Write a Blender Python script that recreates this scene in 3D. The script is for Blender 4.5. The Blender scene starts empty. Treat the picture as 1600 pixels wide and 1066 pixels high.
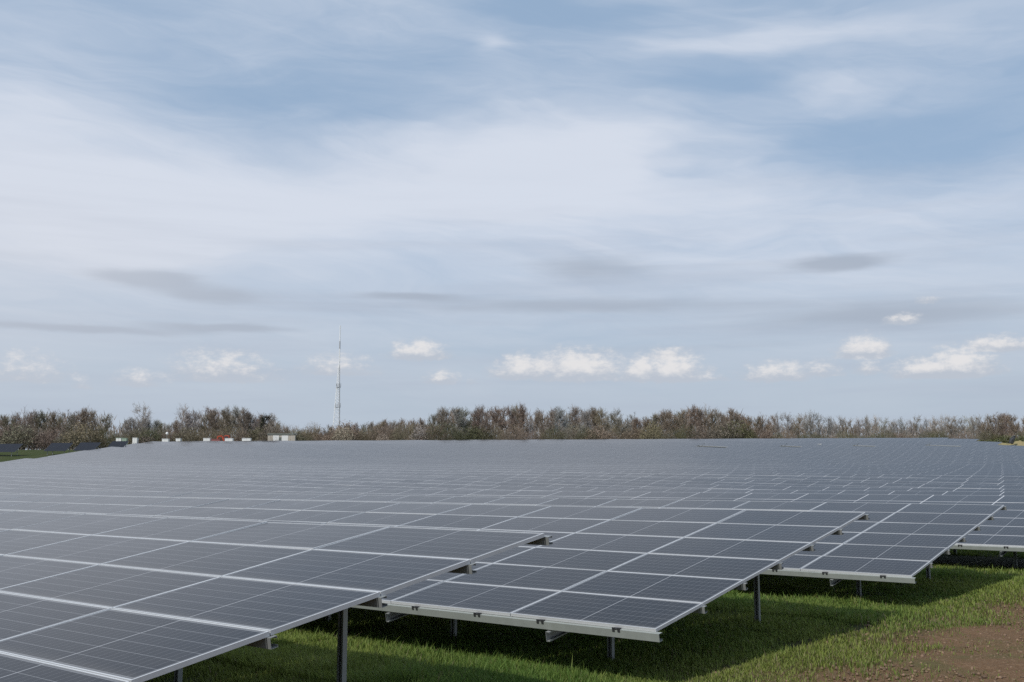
import bpy, math, random
import numpy as np

R = math.radians
scene = bpy.context.scene
COL = scene.collection
rng = np.random.default_rng(7)
random.seed(7)

# ------------------------------------------------------------------ layout
CAM_H = 2.25
YAW = R(-38.87)
RD = np.array([math.cos(YAW), math.sin(YAW)])        # along the rows, to the right
NV = np.array([-math.sin(YAW), math.cos(YAW)])       # across the rows, away
TILT = R(9.69)
CT, ST = math.cos(TILT), math.sin(TILT)
MW, ML = 1.05, 2.0                                   # module pitch up the slope / along the row
T_FIT = [np.array([.3029, 9.7447]), np.array([5.4298, 16.2837]), np.array([10.7082, 23.0477])]
Z_FIT = [1.738, 1.704, 1.642]

_gy = np.arange(-100, 3000, 1.0)
_k = [(-100, .0), (44, .0), (50, .05), (57, .22), (64, .45), (72, .68), (100, 1.3), (134, 2.25), (155, 3.55), (175, 5.25), (195, 7.1), (208, 7.95), (225, 8.4), (300, 8.8), (450, 9.5), (1000, 10), (3000, 10)]
_gz = np.interp(_gy, [a for a, b in _k], [b for a, b in _k])
_w = np.exp(-np.linspace(-2, 2, 13) ** 2); _w /= _w.sum()
_gz = np.convolve(np.pad(_gz, 6, mode='edge'), _w, mode='valid')
def ground(y, x=0.):
    # the far slope also climbs gently to the right
    a = min(1., max(0., (y - 110) / 90.)); a = a * a * (3 - 2 * a)
    return float(np.interp(y, _gy, _gz)) + .0045 * max(-160., min(160., x)) * a

def row_origin(k):
    if k <= 2: return T_FIT[k]
    return T_FIT[2] + (k - 2) * (NV * 8.5 - RD * .1)

# ------------------------------------------------------------------ helpers
def tag(o, label=None, cat=None, group=None, kind=None):
    if label: o['label'] = label
    if cat: o['category'] = cat
    if group: o['group'] = group
    if kind: o['kind'] = kind
    return o

def empty(name, loc, rz=0):
    o = bpy.data.objects.new(name, None); COL.objects.link(o)
    o.location = loc; o.rotation_euler = (0, 0, rz); o.empty_display_size = .2
    return o

def link(name, mesh, parent=None, loc=(0, 0, 0), rot=(0, 0, 0)):
    o = bpy.data.objects.new(name, mesh); COL.objects.link(o)
    o.parent = parent; o.location = loc; o.rotation_euler = rot
    return o

class MB:
    """collects vertices and faces for one mesh"""
    def __init__(self): self.v = []; self.f = []; self.m = []; self.uv = {}
    def poly(self, pts, mat=0, uv=None):
        i = len(self.v); self.v += [tuple(map(float, p)) for p in pts]
        if uv: self.uv[len(self.f)] = uv
        self.f.append(tuple(range(i, i + len(pts)))); self.m.append(mat)
    def hexa(self, p, mat=0, topuv=None):
        # p: 4 bottom then 4 top, both counter-clockwise seen from above
        i = len(self.v); self.v += [tuple(map(float, q)) for q in p]
        fs = [(3, 2, 1, 0), (4, 5, 6, 7), (0, 1, 5, 4), (1, 2, 6, 5), (2, 3, 7, 6), (3, 0, 4, 7)]
        for n, f in enumerate(fs):
            if n == 1 and topuv: self.uv[len(self.f)] = topuv
            self.f.append(tuple(i + a for a in f)); self.m.append(mat[n] if isinstance(mat, (list, tuple)) else mat)
    def box(self, x0, x1, y0, y1, z0, z1, mat=0):
        self.hexa([(x0, y0, z0), (x1, y0, z0), (x1, y1, z0), (x0, y1, z0), (x0, y0, z1), (x1, y0, z1), (x1, y1, z1), (x0, y1, z1)], mat)
    def tube(self, pts, radii, sides=5, mat=0, cap=True):
        pts = [np.array(p, float) for p in pts]; i0 = len(self.v)
        for n, p in enumerate(pts):
            d = pts[min(n + 1, len(pts) - 1)] - pts[max(n - 1, 0)]
            d = d / (np.linalg.norm(d) + 1e-9)
            a = np.array([1, 0, 0]) if abs(d[0]) < .8 else np.array([0, 1, 0])
            u = np.cross(d, a); u /= np.linalg.norm(u); w = np.cross(d, u)
            for s in range(sides):
                t = 2 * math.pi * s / sides
                self.v.append(tuple(p + radii[n] * (math.cos(t) * u + math.sin(t) * w)))
        for n in range(len(pts) - 1):
            for s in range(sides):
                a = i0 + n * sides + s; b = i0 + n * sides + (s + 1) % sides
                self.f.append((a, b, b + sides, a + sides)); self.m.append(mat)
        if cap:
            self.f.append(tuple(i0 + s for s in range(sides))[::-1]); self.m.append(mat)
            self.f.append(tuple(i0 + (len(pts) - 1) * sides + s for s in range(sides))); self.m.append(mat)
    def extrude(self, prof, axis_pts, mat=0):
        """prof: closed polygon of (a,b); axis_pts: list of functions (a,b)->xyz, one per station"""
        n = len(prof); i0 = len(self.v)
        for st in axis_pts:
            for a, b in prof: self.v.append(tuple(map(float, st(a, b))))
        for k in range(len(axis_pts) - 1):
            for s in range(n):
                a = i0 + k * n + s; b = i0 + k * n + (s + 1) % n
                self.f.append((a, b, b + n, a + n)); self.m.append(mat)
        self.f.append(tuple(i0 + s for s in range(n))[::-1]); self.m.append(mat)
        self.f.append(tuple(i0 + (len(axis_pts) - 1) * n + s for s in range(n))); self.m.append(mat)
    def mesh(self, name, mats, smooth=False):
        me = bpy.data.meshes.new(name)
        me.from_pydata(self.v, [], self.f)
        for m in mats: me.materials.append(m)
        me.polygons.foreach_set('material_index', self.m)
        if self.uv:
            ul = me.uv_layers.new(name='UVMap')
            for fi, uvs in self.uv.items():
                for li, q in zip(me.polygons[fi].loop_indices, uvs): ul.data[li].uv = q
        if smooth: me.polygons.foreach_set('use_smooth', [True] * len(me.polygons))
        me.update()
        return me
    def build(self, name, mats, parent=None, **kw):
        return link(name, self.mesh(name, mats if isinstance(mats, (list, tuple)) else [mats]), parent, **kw)

# ------------------------------------------------------------------ node helpers
class NT:
    def __init__(self, tree): self.t = tree; self.n = tree.nodes; self.l = tree.links
    def new(self, typ, **kw):
        o = self.n.new(typ)
        for k, v in kw.items(): setattr(o, k, v)
        return o
    def put(self, sock, v):
        if isinstance(v, bpy.types.NodeSocket): self.l.new(v, sock)
        elif v is not None: sock.default_value = v
    def m(self, op, a, b=None, c=None, clamp=False):
        o = self.new('ShaderNodeMath', operation=op, use_clamp=clamp)
        for i, v in enumerate((a, b, c)):
            if v is not None: self.put(o.inputs[i], v)
        return o.outputs[0]
    def vm(self, op, a, b=None, out=0):
        o = self.new('ShaderNodeVectorMath', operation=op)
        self.put(o.inputs[0], a)
        if b is not None: self.put(o.inputs[1], b)
        return o.outputs[out]
    def mix(self, f, a, b, blend='MIX'):
        o = self.new('ShaderNodeMix', data_type='RGBA', blend_type=blend)
        self.put(o.inputs[0], f); self.put(o.inputs[6], a); self.put(o.inputs[7], b)
        return o.outputs[2]
    def noise(self, vec, scale=1, detail=4, rough=.5, dist=0, out=0):
        o = self.new('ShaderNodeTexNoise')
        if vec is not None: self.put(o.inputs['Vector'], vec)
        o.inputs['Scale'].default_value = scale; o.inputs['Detail'].default_value = detail
        o.inputs['Roughness'].default_value = rough; o.inputs['Distortion'].default_value = dist
        return o.outputs[out]
    def sstep(self, x, lo, hi):
        o = self.new('ShaderNodeMapRange', interpolation_type='SMOOTHSTEP')
        self.put(o.inputs[0], x); o.inputs[1].default_value = lo; o.inputs[2].default_value = hi
        return o.outputs[0]
    def xyz(self, x, y, z=0.):
        o = self.new('ShaderNodeCombineXYZ')
        for i, v in enumerate((x, y, z)): self.put(o.inputs[i], v)
        return o.outputs[0]

def material(name):
    m = bpy.data.materials.new(name); m.use_nodes = True
    t = NT(m.node_tree); b = t.n['Principled BSDF']
    return m, t, b

def rgba(c): return (c[0], c[1], c[2], 1)

def simple(name, col, rough=.6, metal=0, vary=.12, scale=6, bump=0, spec=.5):
    m, t, b = material(name)
    tc = t.new('ShaderNodeTexCoord').outputs['Object']
    n = t.noise(tc, scale, 5, .6)
    k = t.m('MULTIPLY_ADD', n, 2 * vary, 1 - vary)
    c = t.vm('SCALE', tuple(col)); c.node.inputs['Scale'].default_value = 1
    t.l.new(k, c.node.inputs['Scale'])
    t.put(b.inputs['Base Color'], c)
    b.inputs['Metallic'].default_value = metal
    t.put(b.inputs['Roughness'], t.m('MULTIPLY_ADD', n, .25, rough - .12))
    b.inputs['Specular IOR Level'].default_value = spec
    if bump:
        bp = t.new('ShaderNodeBump'); bp.inputs['Strength'].default_value = bump
        t.l.new(n, bp.inputs['Height']); t.l.new(bp.outputs[0], b.inputs['Normal'])
    return m

# ------------------------------------------------------------------ materials
def panel_material(name, frame, fu_w=.0072, fv_w=.014, fcol=(.55, .56, .58, 1)):
    m, t, b = material(name)
    uv = t.new('ShaderNodeUVMap').outputs[0]
    s = t.new('ShaderNodeSeparateXYZ'); t.l.new(uv, s.inputs[0])
    U, V = s.outputs[0], s.outputs[1]
    fu, fv = t.m('FRACT', U), t.m('FRACT', V)
    au = t.m('ABSOLUTE', t.m('SUBTRACT', fu, .5)); av = t.m('ABSOLUTE', t.m('SUBTRACT', fv, .5))
    cu = t.m('MULTIPLY_ADD', fu, 24 / .976, -.012 * 24 / .976)
    cv = t.m('MULTIPLY_ADD', fv, 6 / .956, -.022 * 6 / .956)
    gu = t.m('GREATER_THAN', t.m('ABSOLUTE', t.m('SUBTRACT', t.m('FRACT', cu), .5)), .5 - .017)
    gv = t.m('GREATER_THAN', t.m('ABSOLUTE', t.m('SUBTRACT', t.m('FRACT', cv), .5)), .5 - .0125)
    mid = t.m('LESS_THAN', au, .0032)
    margin = t.m('MAXIMUM', t.m('GREATER_THAN', au, .488), t.m('GREATER_THAN', av, .478))
    bus = t.m('GREATER_THAN', t.m('ABSOLUTE', t.m('SUBTRACT', t.m('FRACT', t.m('MULTIPLY', cv, 9)), .5)), .46)
    # tone per cell and per module
    idv = t.xyz(t.m('FLOOR', t.m('ADD', cu, t.m('MULTIPLY', t.m('FLOOR', U), 31))), t.m('FLOOR', t.m('ADD', cv, t.m('MULTIPLY', t.m('FLOOR', V), 17))))
    oi = t.new('ShaderNodeObjectInfo')
    wn = t.new('ShaderNodeTexWhiteNoise', noise_dimensions='4D'); t.l.new(idv, wn.inputs['Vector']); t.l.new(oi.outputs['Random'], wn.inputs['W'])
    wm = t.new('ShaderNodeTexWhiteNoise', noise_dimensions='4D'); t.l.new(t.xyz(t.m('FLOOR', U), t.m('FLOOR', V)), wm.inputs['Vector']); t.l.new(oi.outputs['Random'], wm.inputs['W'])
    k = t.m('ADD', t.m('MULTIPLY_ADD', wn.outputs[0], .16, .70), t.m('MULTIPLY', wm.outputs[0], .5))
    cell = t.vm('SCALE', (.0095, .0105, .0145)); t.l.new(k, cell.node.inputs['Scale'])
    c = t.mix(t.m('MULTIPLY', bus, .08), cell, (.30, .31, .33, 1))
    line = t.m('MAXIMUM', t.m('MULTIPLY', gu, .50), t.m('MULTIPLY', gv, .75))
    line = t.m('MAXIMUM', line, t.m('MULTIPLY', mid, .9))
    line = t.m('MAXIMUM', line, t.m('MULTIPLY', margin, .35))
    c = t.mix(line, c, (.30, .31, .325, 1))
    # dust film: streaky, a touch thicker along the lower frame
    tc = t.new('ShaderNodeTexCoord').outputs['Object']
    d = t.noise(tc, 1.7, 6, .65)
    low = t.m('MULTIPLY', t.sstep(fv, .86, 1.0), .10)
    dust = t.m('ADD', t.m('MULTIPLY', t.sstep(d, .42, .80), .030), t.m('ADD', low, .003))
    c = t.mix(dust, c, (.27, .25, .22, 1))
    # pale glancing-angle sheen painted over the dust, brightening the far rows
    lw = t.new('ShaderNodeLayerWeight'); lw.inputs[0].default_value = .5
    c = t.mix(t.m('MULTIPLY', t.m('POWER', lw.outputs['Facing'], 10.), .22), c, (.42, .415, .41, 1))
    vo = t.new('ShaderNodeTexVoronoi', feature='F1'); t.put(vo.inputs['Vector'], tc); vo.inputs['Scale'].default_value = 1.1
    sp = t.m('MULTIPLY', t.m('LESS_THAN', vo.outputs['Distance'], .02), t.m('GREATER_THAN', oi.outputs['Random'], .6))
    c = t.mix(t.m('MULTIPLY', sp, .8), c, (.6, .6, .58, 1))
    rough = t.m('MULTIPLY_ADD', d, .10, .13)
    t.put(b.inputs['Metallic'], 0.)
    if frame:
        fr = t.m('MAXIMUM', t.m('GREATER_THAN', au, .5 - fu_w), t.m('GREATER_THAN', av, .5 - fv_w))
        c = t.mix(fr, c, fcol)
        rough = t.m('MULTIPLY_ADD', fr, .3, rough)
    t.put(b.inputs['Base Color'], c); t.put(b.inputs['Roughness'], rough)
    b.inputs['IOR'].default_value = 1.5
    b.inputs['Specular IOR Level'].default_value = .075
    return m

M = {}
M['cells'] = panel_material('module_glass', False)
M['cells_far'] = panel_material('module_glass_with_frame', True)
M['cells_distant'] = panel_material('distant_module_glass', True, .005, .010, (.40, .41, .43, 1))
M['alu'] = simple('anodised_aluminium', (.58, .595, .605), .42, .2, .08, 14)
M['galv'] = simple('galvanised_steel', (.33, .345, .34), .5, .45, .22, 9)
M['rail'] = simple('bright_galvanised_rail', (.30, .325, .305), .5, .1, .16, 7)
M['dark'] = simple('dark_clamp', (.05, .052, .055), .5, .3, .2, 20)
M['backsheet'] = simple('backsheet', (.12, .12, .125), .6)
M['white'] = simple('white_paint', (.78, .78, .76), .5, 0, .06, 3)
M['cream'] = simple('cream_concrete', (.46, .42, .36), .8, 0, .12, 2)
M['roofgrey'] = simple('grey_green_roof', (.20, .22, .20), .8)
M['mint'] = simple('pale_green_paint', (.30, .38, .30), .5, 0, .1, 3)
M['greendark'] = simple('dark_green_paint', (.05, .09, .06), .5)
M['orange'] = simple('orange_red_paint', (.42, .075, .035), .45, 0, .15, 3)
M['rubber'] = simple('black_rubber', (.025, .025, .025), .8)
M['glass'] = simple('dark_cab_glass', (.03, .035, .04), .12, 0, .05)
M['maststeel'] = simple('pale_mast_steel', (.82, .83, .84), .6, 0, .08, .6)
M['mastdark'] = simple('dark_mast_steel', (.42, .43, .45), .6, .2, .1, .6)
M['panel_dark'] = simple('dark_array_glass', (.018, .02, .027), .35, 0, .3, 1.2, 0, .12)
M['redpaint'] = simple('dull_red_paint', (.28, .10, .09), .6)

def twig_material(name, trans=False):
    m, t, b = material(name)
    oi = t.new('ShaderNodeObjectInfo')
    tc = t.new('ShaderNodeTexCoord').outputs['Object']
    n = t.noise(tc, .9, 4, .65)
    k = t.m('MULTIPLY_ADD', n, 1.0, .5)
    c = t.vm('SCALE', oi.outputs['Color']); t.l.new(k, c.node.inputs['Scale'])
    t.put(b.inputs['Base Color'], c); b.inputs['Roughness'].default_value = .85
    b.inputs['Specular IOR Level'].default_value = .15
    return m
M['twig'] = twig_material('twigs_and_buds')
M['bark'] = simple('bark', (.22, .195, .165), .9, 0, .35, 3, .4, .1)

def grass_material():
    m, t, b = material('grass_blades')
    a = t.new('ShaderNodeVertexColor', layer_name='tone')
    t.l.new(a.outputs[0], b.inputs['Base Color'])
    b.inputs['Roughness'].default_value = .55; b.inputs['Specular IOR Level'].default_value = .25
    tr = t.new('ShaderNodeBsdfTranslucent'); t.l.new(a.outputs[0], tr.inputs[0])
    mx = t.new('ShaderNodeMixShader'); mx.inputs[0].default_value = .38
    t.l.new(b.outputs[0], mx.inputs[1]); t.l.new(tr.outputs[0], mx.inputs[2])
    t.l.new(mx.outputs[0], t.n['Material Output'].inputs[0])
    return m
M['grass'] = grass_material()

def soil_s(x, y):
    """signed distance (m) into the bare soil strip, right of the row ends"""
    return .772 * (x - 3.3) - .636 * (y - 11.96) + .80

def ground_material():
    m, t, b = material('field_ground')
    tc = t.new('ShaderNodeTexCoord').outputs['Object']
    s = t.new('ShaderNodeSeparateXYZ'); t.l.new(tc, s.inputs[0])
    x, y = s.outputs[0], s.outputs[1]
    n1 = t.noise(tc, .55, 5, .6); n2 = t.noise(tc, 3.5, 6, .65); n3 = t.noise(tc, 22, 6, .7)
    sd = t.m('ADD', t.m('MULTIPLY', t.m('SUBTRACT', x, 3.3), .772), t.m('MULTIPLY', t.m('SUBTRACT', y, 11.96), -.636))
    sd = t.m('ADD', sd, t.m('MULTIPLY_ADD', n1, 2.6, -.60)); sd = t.m('ADD', sd, t.m('MULTIPLY_ADD', n2, 2.0, -1.0))
    mask = t.sstep(sd, -.8, .9)
    mask = t.m('MULTIPLY', mask, t.m('SUBTRACT', 1, t.sstep(y, 21, 26)))
    g = t.mix(n2, (.030, .046, .013, 1), (.060, .072, .026, 1))
    g = t.mix(t.sstep(n1, .5, .75), g, (.080, .074, .036, 1))
    soil = t.mix(n2, (.112, .066, .036, 1), (.225, .138, .078, 1))
    soil = t.mix(t.sstep(n3, .45, .75), soil, (.29, .195, .12, 1))
    n4 = t.noise(tc, 60, 4, .7)
    soil = t.mix(t.sstep(n4, .55, .7), soil, (.075, .048, .03, 1))
    soil = t.mix(t.m('MULTIPLY', t.sstep(n1, .50, .68), .8), soil, (.115, .105, .045, 1))
    # dark speckles scattered through the green
    g = t.mix(t.sstep(n3, .55, .75), g, (.025, .026, .013, 1))
    t.put(b.inputs['Base Color'], t.mix(mask, g, soil))
    b.inputs['Roughness'].default_value = .95; b.inputs['Specular IOR Level'].default_value = .1
    bp = t.new('ShaderNodeBump'); bp.inputs['Strength'].default_value = .9; bp.inputs['Distance'].default_value = .05
    t.l.new(t.m('ADD', n3, t.m('MULTIPLY', n2, 1.5)), bp.inputs['Height']); t.l.new(bp.outputs[0], b.inputs['Normal'])
    return m
M['ground'] = ground_material()

# ------------------------------------------------------------------ ground sheet
def ground_sheet():
    xs = np.concatenate([np.array([-2500, -900, -400, -200]), np.arange(-120, -8, 8), np.arange(-8, 18, .2), np.arange(18, 121, 8), np.array([200, 400, 900, 2500])])
    ys = np.concatenate([np.array([-400, -100, -30, -5]), np.arange(0, 8, 1), np.arange(8, 30, .2), np.arange(30, 60, 1.5), np.arange(60, 260, 4), np.array([280, 320, 400, 600, 1000, 1600, 2600])])
    X, Y = np.meshgrid(xs, ys)
    Z = np.interp(Y, _gy, _gz)
    a_ = np.clip((Y - 110) / 90, 0, 1); Z = Z + .0045 * np.clip(X, -160, 160) * a_ * a_ * (3 - 2 * a_)
    h = np.zeros_like(Z)
    for i in range(14):
        a = rng.uniform(0, 6.28); f = rng.uniform(.6, 5.5)
        h += np.sin((X * math.cos(a) + Y * math.sin(a)) * f + rng.uniform(0, 6.28)) / (f + 1.2) * .018
    near = np.clip((30 - Y) / 6, 0, 1) * np.clip((Y - 6) / 3, 0, 1) * np.clip((18 - np.abs(X - 4)) / 6, 0, 1)
    Z = Z + h * near
    V = np.stack([X, Y, Z], -1).reshape(-1, 3)
    ny, nx = X.shape
    idx = np.arange(ny * nx).reshape(ny, nx)
    F = np.stack([idx[:-1, :-1], idx[:-1, 1:], idx[1:, 1:], idx[1:, :-1]], -1).reshape(-1, 4)
    me = bpy.data.meshes.new('ground'); me.from_pydata(V.tolist(), [], F.tolist())
    me.polygons.foreach_set('use_smooth', [True] * len(me.polygons)); me.materials.append(M['ground'])
    tag(link('ground', me), 'grassy field with a bare brown soil strip in the lower right corner', kind='structure')
ground_sheet()

# ------------------------------------------------------------------ grass
def scatter_mesh(name, mat, V, F, C):
    me = bpy.data.meshes.new(name)
    n, kf = len(V), len(F)
    me.vertices.add(n); me.vertices.foreach_set('co', V.astype(np.float32).ravel())
    me.loops.add(kf * 3); me.loops.foreach_set('vertex_index', F.astype(np.int32).ravel())
    me.polygons.add(kf)
    me.polygons.foreach_set('loop_start', np.arange(kf, dtype=np.int32) * 3)
    me.polygons.foreach_set('loop_total', np.full(kf, 3, dtype=np.int32))
    if C is not None:
        a = me.color_attributes.new('tone', 'FLOAT_COLOR', 'POINT')
        a.data.foreach_set('color', np.concatenate([C, np.ones((n, 1))], 1).astype(np.float32).ravel())
    me.update(calc_edges=True); me.materials.append(mat)
    return me

def vnoise(x, y, f, seed):
    r = np.random.default_rng(seed); o = np.zeros_like(x)
    for i in range(7):
        a = r.uniform(0, 6.28); k = f * r.uniform(.5, 1.8)
        o += np.sin((x * math.cos(a) + y * math.sin(a)) * k + r.uniform(0, 6.28))
    return o / 7 ** .5 * .7

def grass():
    n = 2200000
    az = rng.uniform(R(-24), R(31), n); d = 7.0 * (58 / 7.0) ** (rng.uniform(0, 1, n) ** 1.15)
    x, y = d * np.sin(az), d * np.cos(az)
    keep = np.ones(n, bool); under = np.zeros(n, bool)
    for k in range(0, 8):
        o = row_origin(k)
        u = (x - o[0]) * RD[0] + (y - o[1]) * RD[1] - (0 if k < 3 else 2 * 8)
        dn = -((x - o[0]) * NV[0] + (y - o[1]) * NV[1])
        inside = (u < .1) & (dn > -.1) & (dn < 6.25)
        under |= inside
        keep &= ~(inside & (u < -13) & (dn > 1.2) & (dn < 5.0))
    o = row_origin(0); u0 = (x - o[0]) * RD[0] + (y - o[1]) * RD[1]; dn0 = -((x - o[0]) * NV[0] + (y - o[1]) * NV[1])
    keep &= ~((dn0 > 2.5) & (u0 < -1))
    s = soil_s(x, y) + vnoise(x, y, 1.6, 3) * .45 + vnoise(x, y, 5.5, 5) * .25
    fade = np.clip((y - 21) / 4, 0, 1)
    s = np.where(fade > 0, s * (1 - fade) - 2 * fade, s)
    p = np.clip(.62 - s * .55, .03, 1)
    p *= np.clip(.75 + .6 * vnoise(x, y, 2.6, 9), .15, 1)
    p = np.where(under, p * .55, p)
    keep &= rng.uniform(0, 1, n) < p
    x, y, d, s, under = x[keep], y[keep], d[keep], s[keep], under[keep]; n = len(x)
    tall = np.clip(.48 - s * .25, .06, 1.0) * (1 + .35 * vnoise(x, y, 2.2, 11))
    h = (.028 + .088 * tall) * rng.uniform(.55, 1.25, n) * np.where(under, .6, 1)
    h = np.where(rng.uniform(0, 1, n) < .05, h * 1.6, h)
    h *= np.where(vnoise(x, y, 4.5, 31) > .75, 1.45, 1.0)
    z = np.interp(y, _gy, _gz)
    w = .0040 * np.maximum(1, d / 11) * rng.uniform(.7, 1.4, n)
    a = rng.uniform(0, 6.28, n); lean = rng.uniform(.15, .95, n) * h
    dx, dy = np.cos(a), np.sin(a); sx, sy = -dy * w, dx * w
    b0 = np.stack([x - sx, y - sy, z - .02], 1); b1 = np.stack([x + sx, y + sy, z - .02], 1)
    mx, my = x + dx * lean * .35, y + dy * lean * .35
    m0 = np.stack([mx - sx * .75, my - sy * .75, z + h * .62], 1); m1 = np.stack([mx + sx * .75, my + sy * .75, z + h * .62], 1)
    tp = np.stack([x + dx * lean, y + dy * lean, z + h], 1)
    V = np.stack([b0, b1, m0, m1, tp], 1).reshape(-1, 3)
    i = np.arange(n)[:, None] * 5
    F = np.concatenate([i + np.array([[0, 1, 3]]), i + np.array([[0, 3, 2]]), i + np.array([[2, 3, 4]])], 0)
    g = np.array([.140, .225, .040]); yel = np.array([.310, .305, .080]); dk = np.array([.066, .135, .027]); straw = np.array([.26, .215, .12])
    q = np.clip(.45 + .5 * vnoise(x, y, 1.3, 21) + rng.normal(0, .30, n) + np.clip(s + .9, 0, 1) * .35, 0, 1)[:, None]
    c = dk * (1 - q) + yel * q
    c = .5 * c + .5 * g * rng.uniform(.75, 1.3, (n, 1))
    st = rng.uniform(0, 1, n) < (.03 + np.clip(s + .6, 0, 1) * .22)
    c[st] = straw * rng.uniform(.6, 1.1, (st.sum(), 1))
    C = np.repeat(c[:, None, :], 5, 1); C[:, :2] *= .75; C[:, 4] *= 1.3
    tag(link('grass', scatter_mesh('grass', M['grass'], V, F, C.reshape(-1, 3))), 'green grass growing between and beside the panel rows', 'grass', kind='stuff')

    # clods and stones on the bare strip
    n = 15000
    az = rng.uniform(R(6), R(31), n); d = rng.uniform(10.5, 24, n); x, y = d * np.sin(az), d * np.cos(az)
    s = soil_s(x, y); ok = (s > -.6) & (rng.uniform(0, 1, n) < np.clip(.3 + s * .5, 0, 1)); x, y = x[ok], y[ok]; n = len(x)
    r = .006 + .030 * rng.uniform(0, 1, n) ** 4
    base = np.array([[1, 0, 0], [0, 1, 0], [-1, 0, 0], [0, -1, 0], [0, 0, .7], [0, 0, -.7]], float)
    V = base[None] * rng.uniform(.55, 1.3, (n, 6, 1)) * r[:, None, None]
    th = rng.uniform(0, 6.28, n); cs, sn = np.cos(th)[:, None], np.sin(th)[:, None]
    V = np.stack([V[..., 0] * cs - V[..., 1] * sn + x[:, None], V[..., 0] * sn + V[..., 1] * cs + y[:, None], V[..., 2] + np.interp(y, _gy, _gz)[:, None] + (r * .3)[:, None]], -1).reshape(-1, 3)
    fs = np.array([[0, 1, 4], [1, 2, 4], [2, 3, 4], [3, 0, 4], [1, 0, 5], [2, 1, 5], [3, 2, 5], [0, 3, 5]])
    F = (np.arange(n)[:, None, None] * 6 + fs[None]).reshape(-1, 3)
    c = np.array([.19, .125, .08]) * rng.uniform(.6, 1.3, (n, 1)); C = np.repeat(c[:, None], 6, 1).reshape(-1, 3)
    m, t, b = material('clods'); a_ = t.new('ShaderNodeVertexColor', layer_name='tone'); t.l.new(a_.outputs[0], b.inputs['Base Color']); b.inputs['Roughness'].default_value = .95
    tag(link('soil_clods', scatter_mesh('soil_clods', m, V, F, C)), 'small brown clods and stones lying on the bare soil strip', 'soil clods', kind='stuff')
grass()

# ------------------------------------------------------------------ solar panel rows
def c_profile(h, fl, t, lip=.0, ox=0., oz=0., flip=1):
    """C section: web at a=0, flanges towards +a (flip), top at b=0"""
    p = [(0, 0), (fl, 0), (fl, -lip - t), (fl - t, -lip - t), (fl - t, -t), (t, -t), (t, -h + t), (fl - t, -h + t), (fl - t, -h + t + lip), (fl, -h + t + lip), (fl, -h), (0, -h)]
    return [(ox + a * flip, oz + b) for a, b in p]

lam = MB(); lx, ly = .979, .504
lam.hexa([(-lx, -ly, -.008), (lx, -ly, -.008), (lx, ly, -.008), (-lx, ly, -.008), (-lx, -ly, -.002), (lx, -ly, -.002), (lx, ly, -.002), (-lx, ly, -.002)],
         [1, 0, 1, 1, 1, 1], [(.001, .999), (.999, .999), (.999, .001), (.001, .001)])
ME_LAM = lam.mesh('solar_module', [M['cells'], M['backsheet']])
frm = MB(); fx, fy, fw, fh = .9950, .5200, .0125, .035
frm.box(-fx, fx, -fy, -fy + fw, -fh, 0); frm.box(-fx, fx, fy - fw, fy, -fh, 0)
frm.box(-fx, -fx + fw, -fy + fw, fy - fw, -fh, 0); frm.box(fx - fw, fx, -fy + fw, fy - fw, -fh, 0)
ME_FRAME = frm.mesh('frame', [M['alu']])
far = MB()
far.hexa([(-1, -.525, -.035), (1, -.525, -.035), (1, .525, -.035), (-1, .525, -.035), (-1, -.525, 0), (1, -.525, 0), (1, .525, 0), (-1, .525, 0)],
         [1, 0, 2, 2, 2, 2], [(.001, .999), (.999, .999), (.999, .001), (.001, .001)])
ME_FARMOD = far.mesh('solar_module', [M['cells_far'], M['backsheet'], M['alu']])
cl = MB(); cl.box(-.045, .045, -.02, .02, -.012, .006); cl.box(-.05, -.018, -.026, -.0205, -.03, .016); cl.box(.018, .05, -.026, -.0205, -.03, .016)
ME_CLAMP = cl.mesh('clamp', [M['dark']])

ORD = ['front', 'second', 'third', 'fourth', 'fifth', 'sixth', 'seventh', 'eighth', 'ninth', 'tenth']

def in_field(x, y):
    if y > 224 or x < -73 or x > .66 * y + 4: return None
    if x < -.67 * y - 3: return None
    if x > 86.5 and y > 182: return None
    if x > 26:
        if 183.5 < y < 186.6: return None
        if y >= 186.6: return 'far'
    return 'near'

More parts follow.
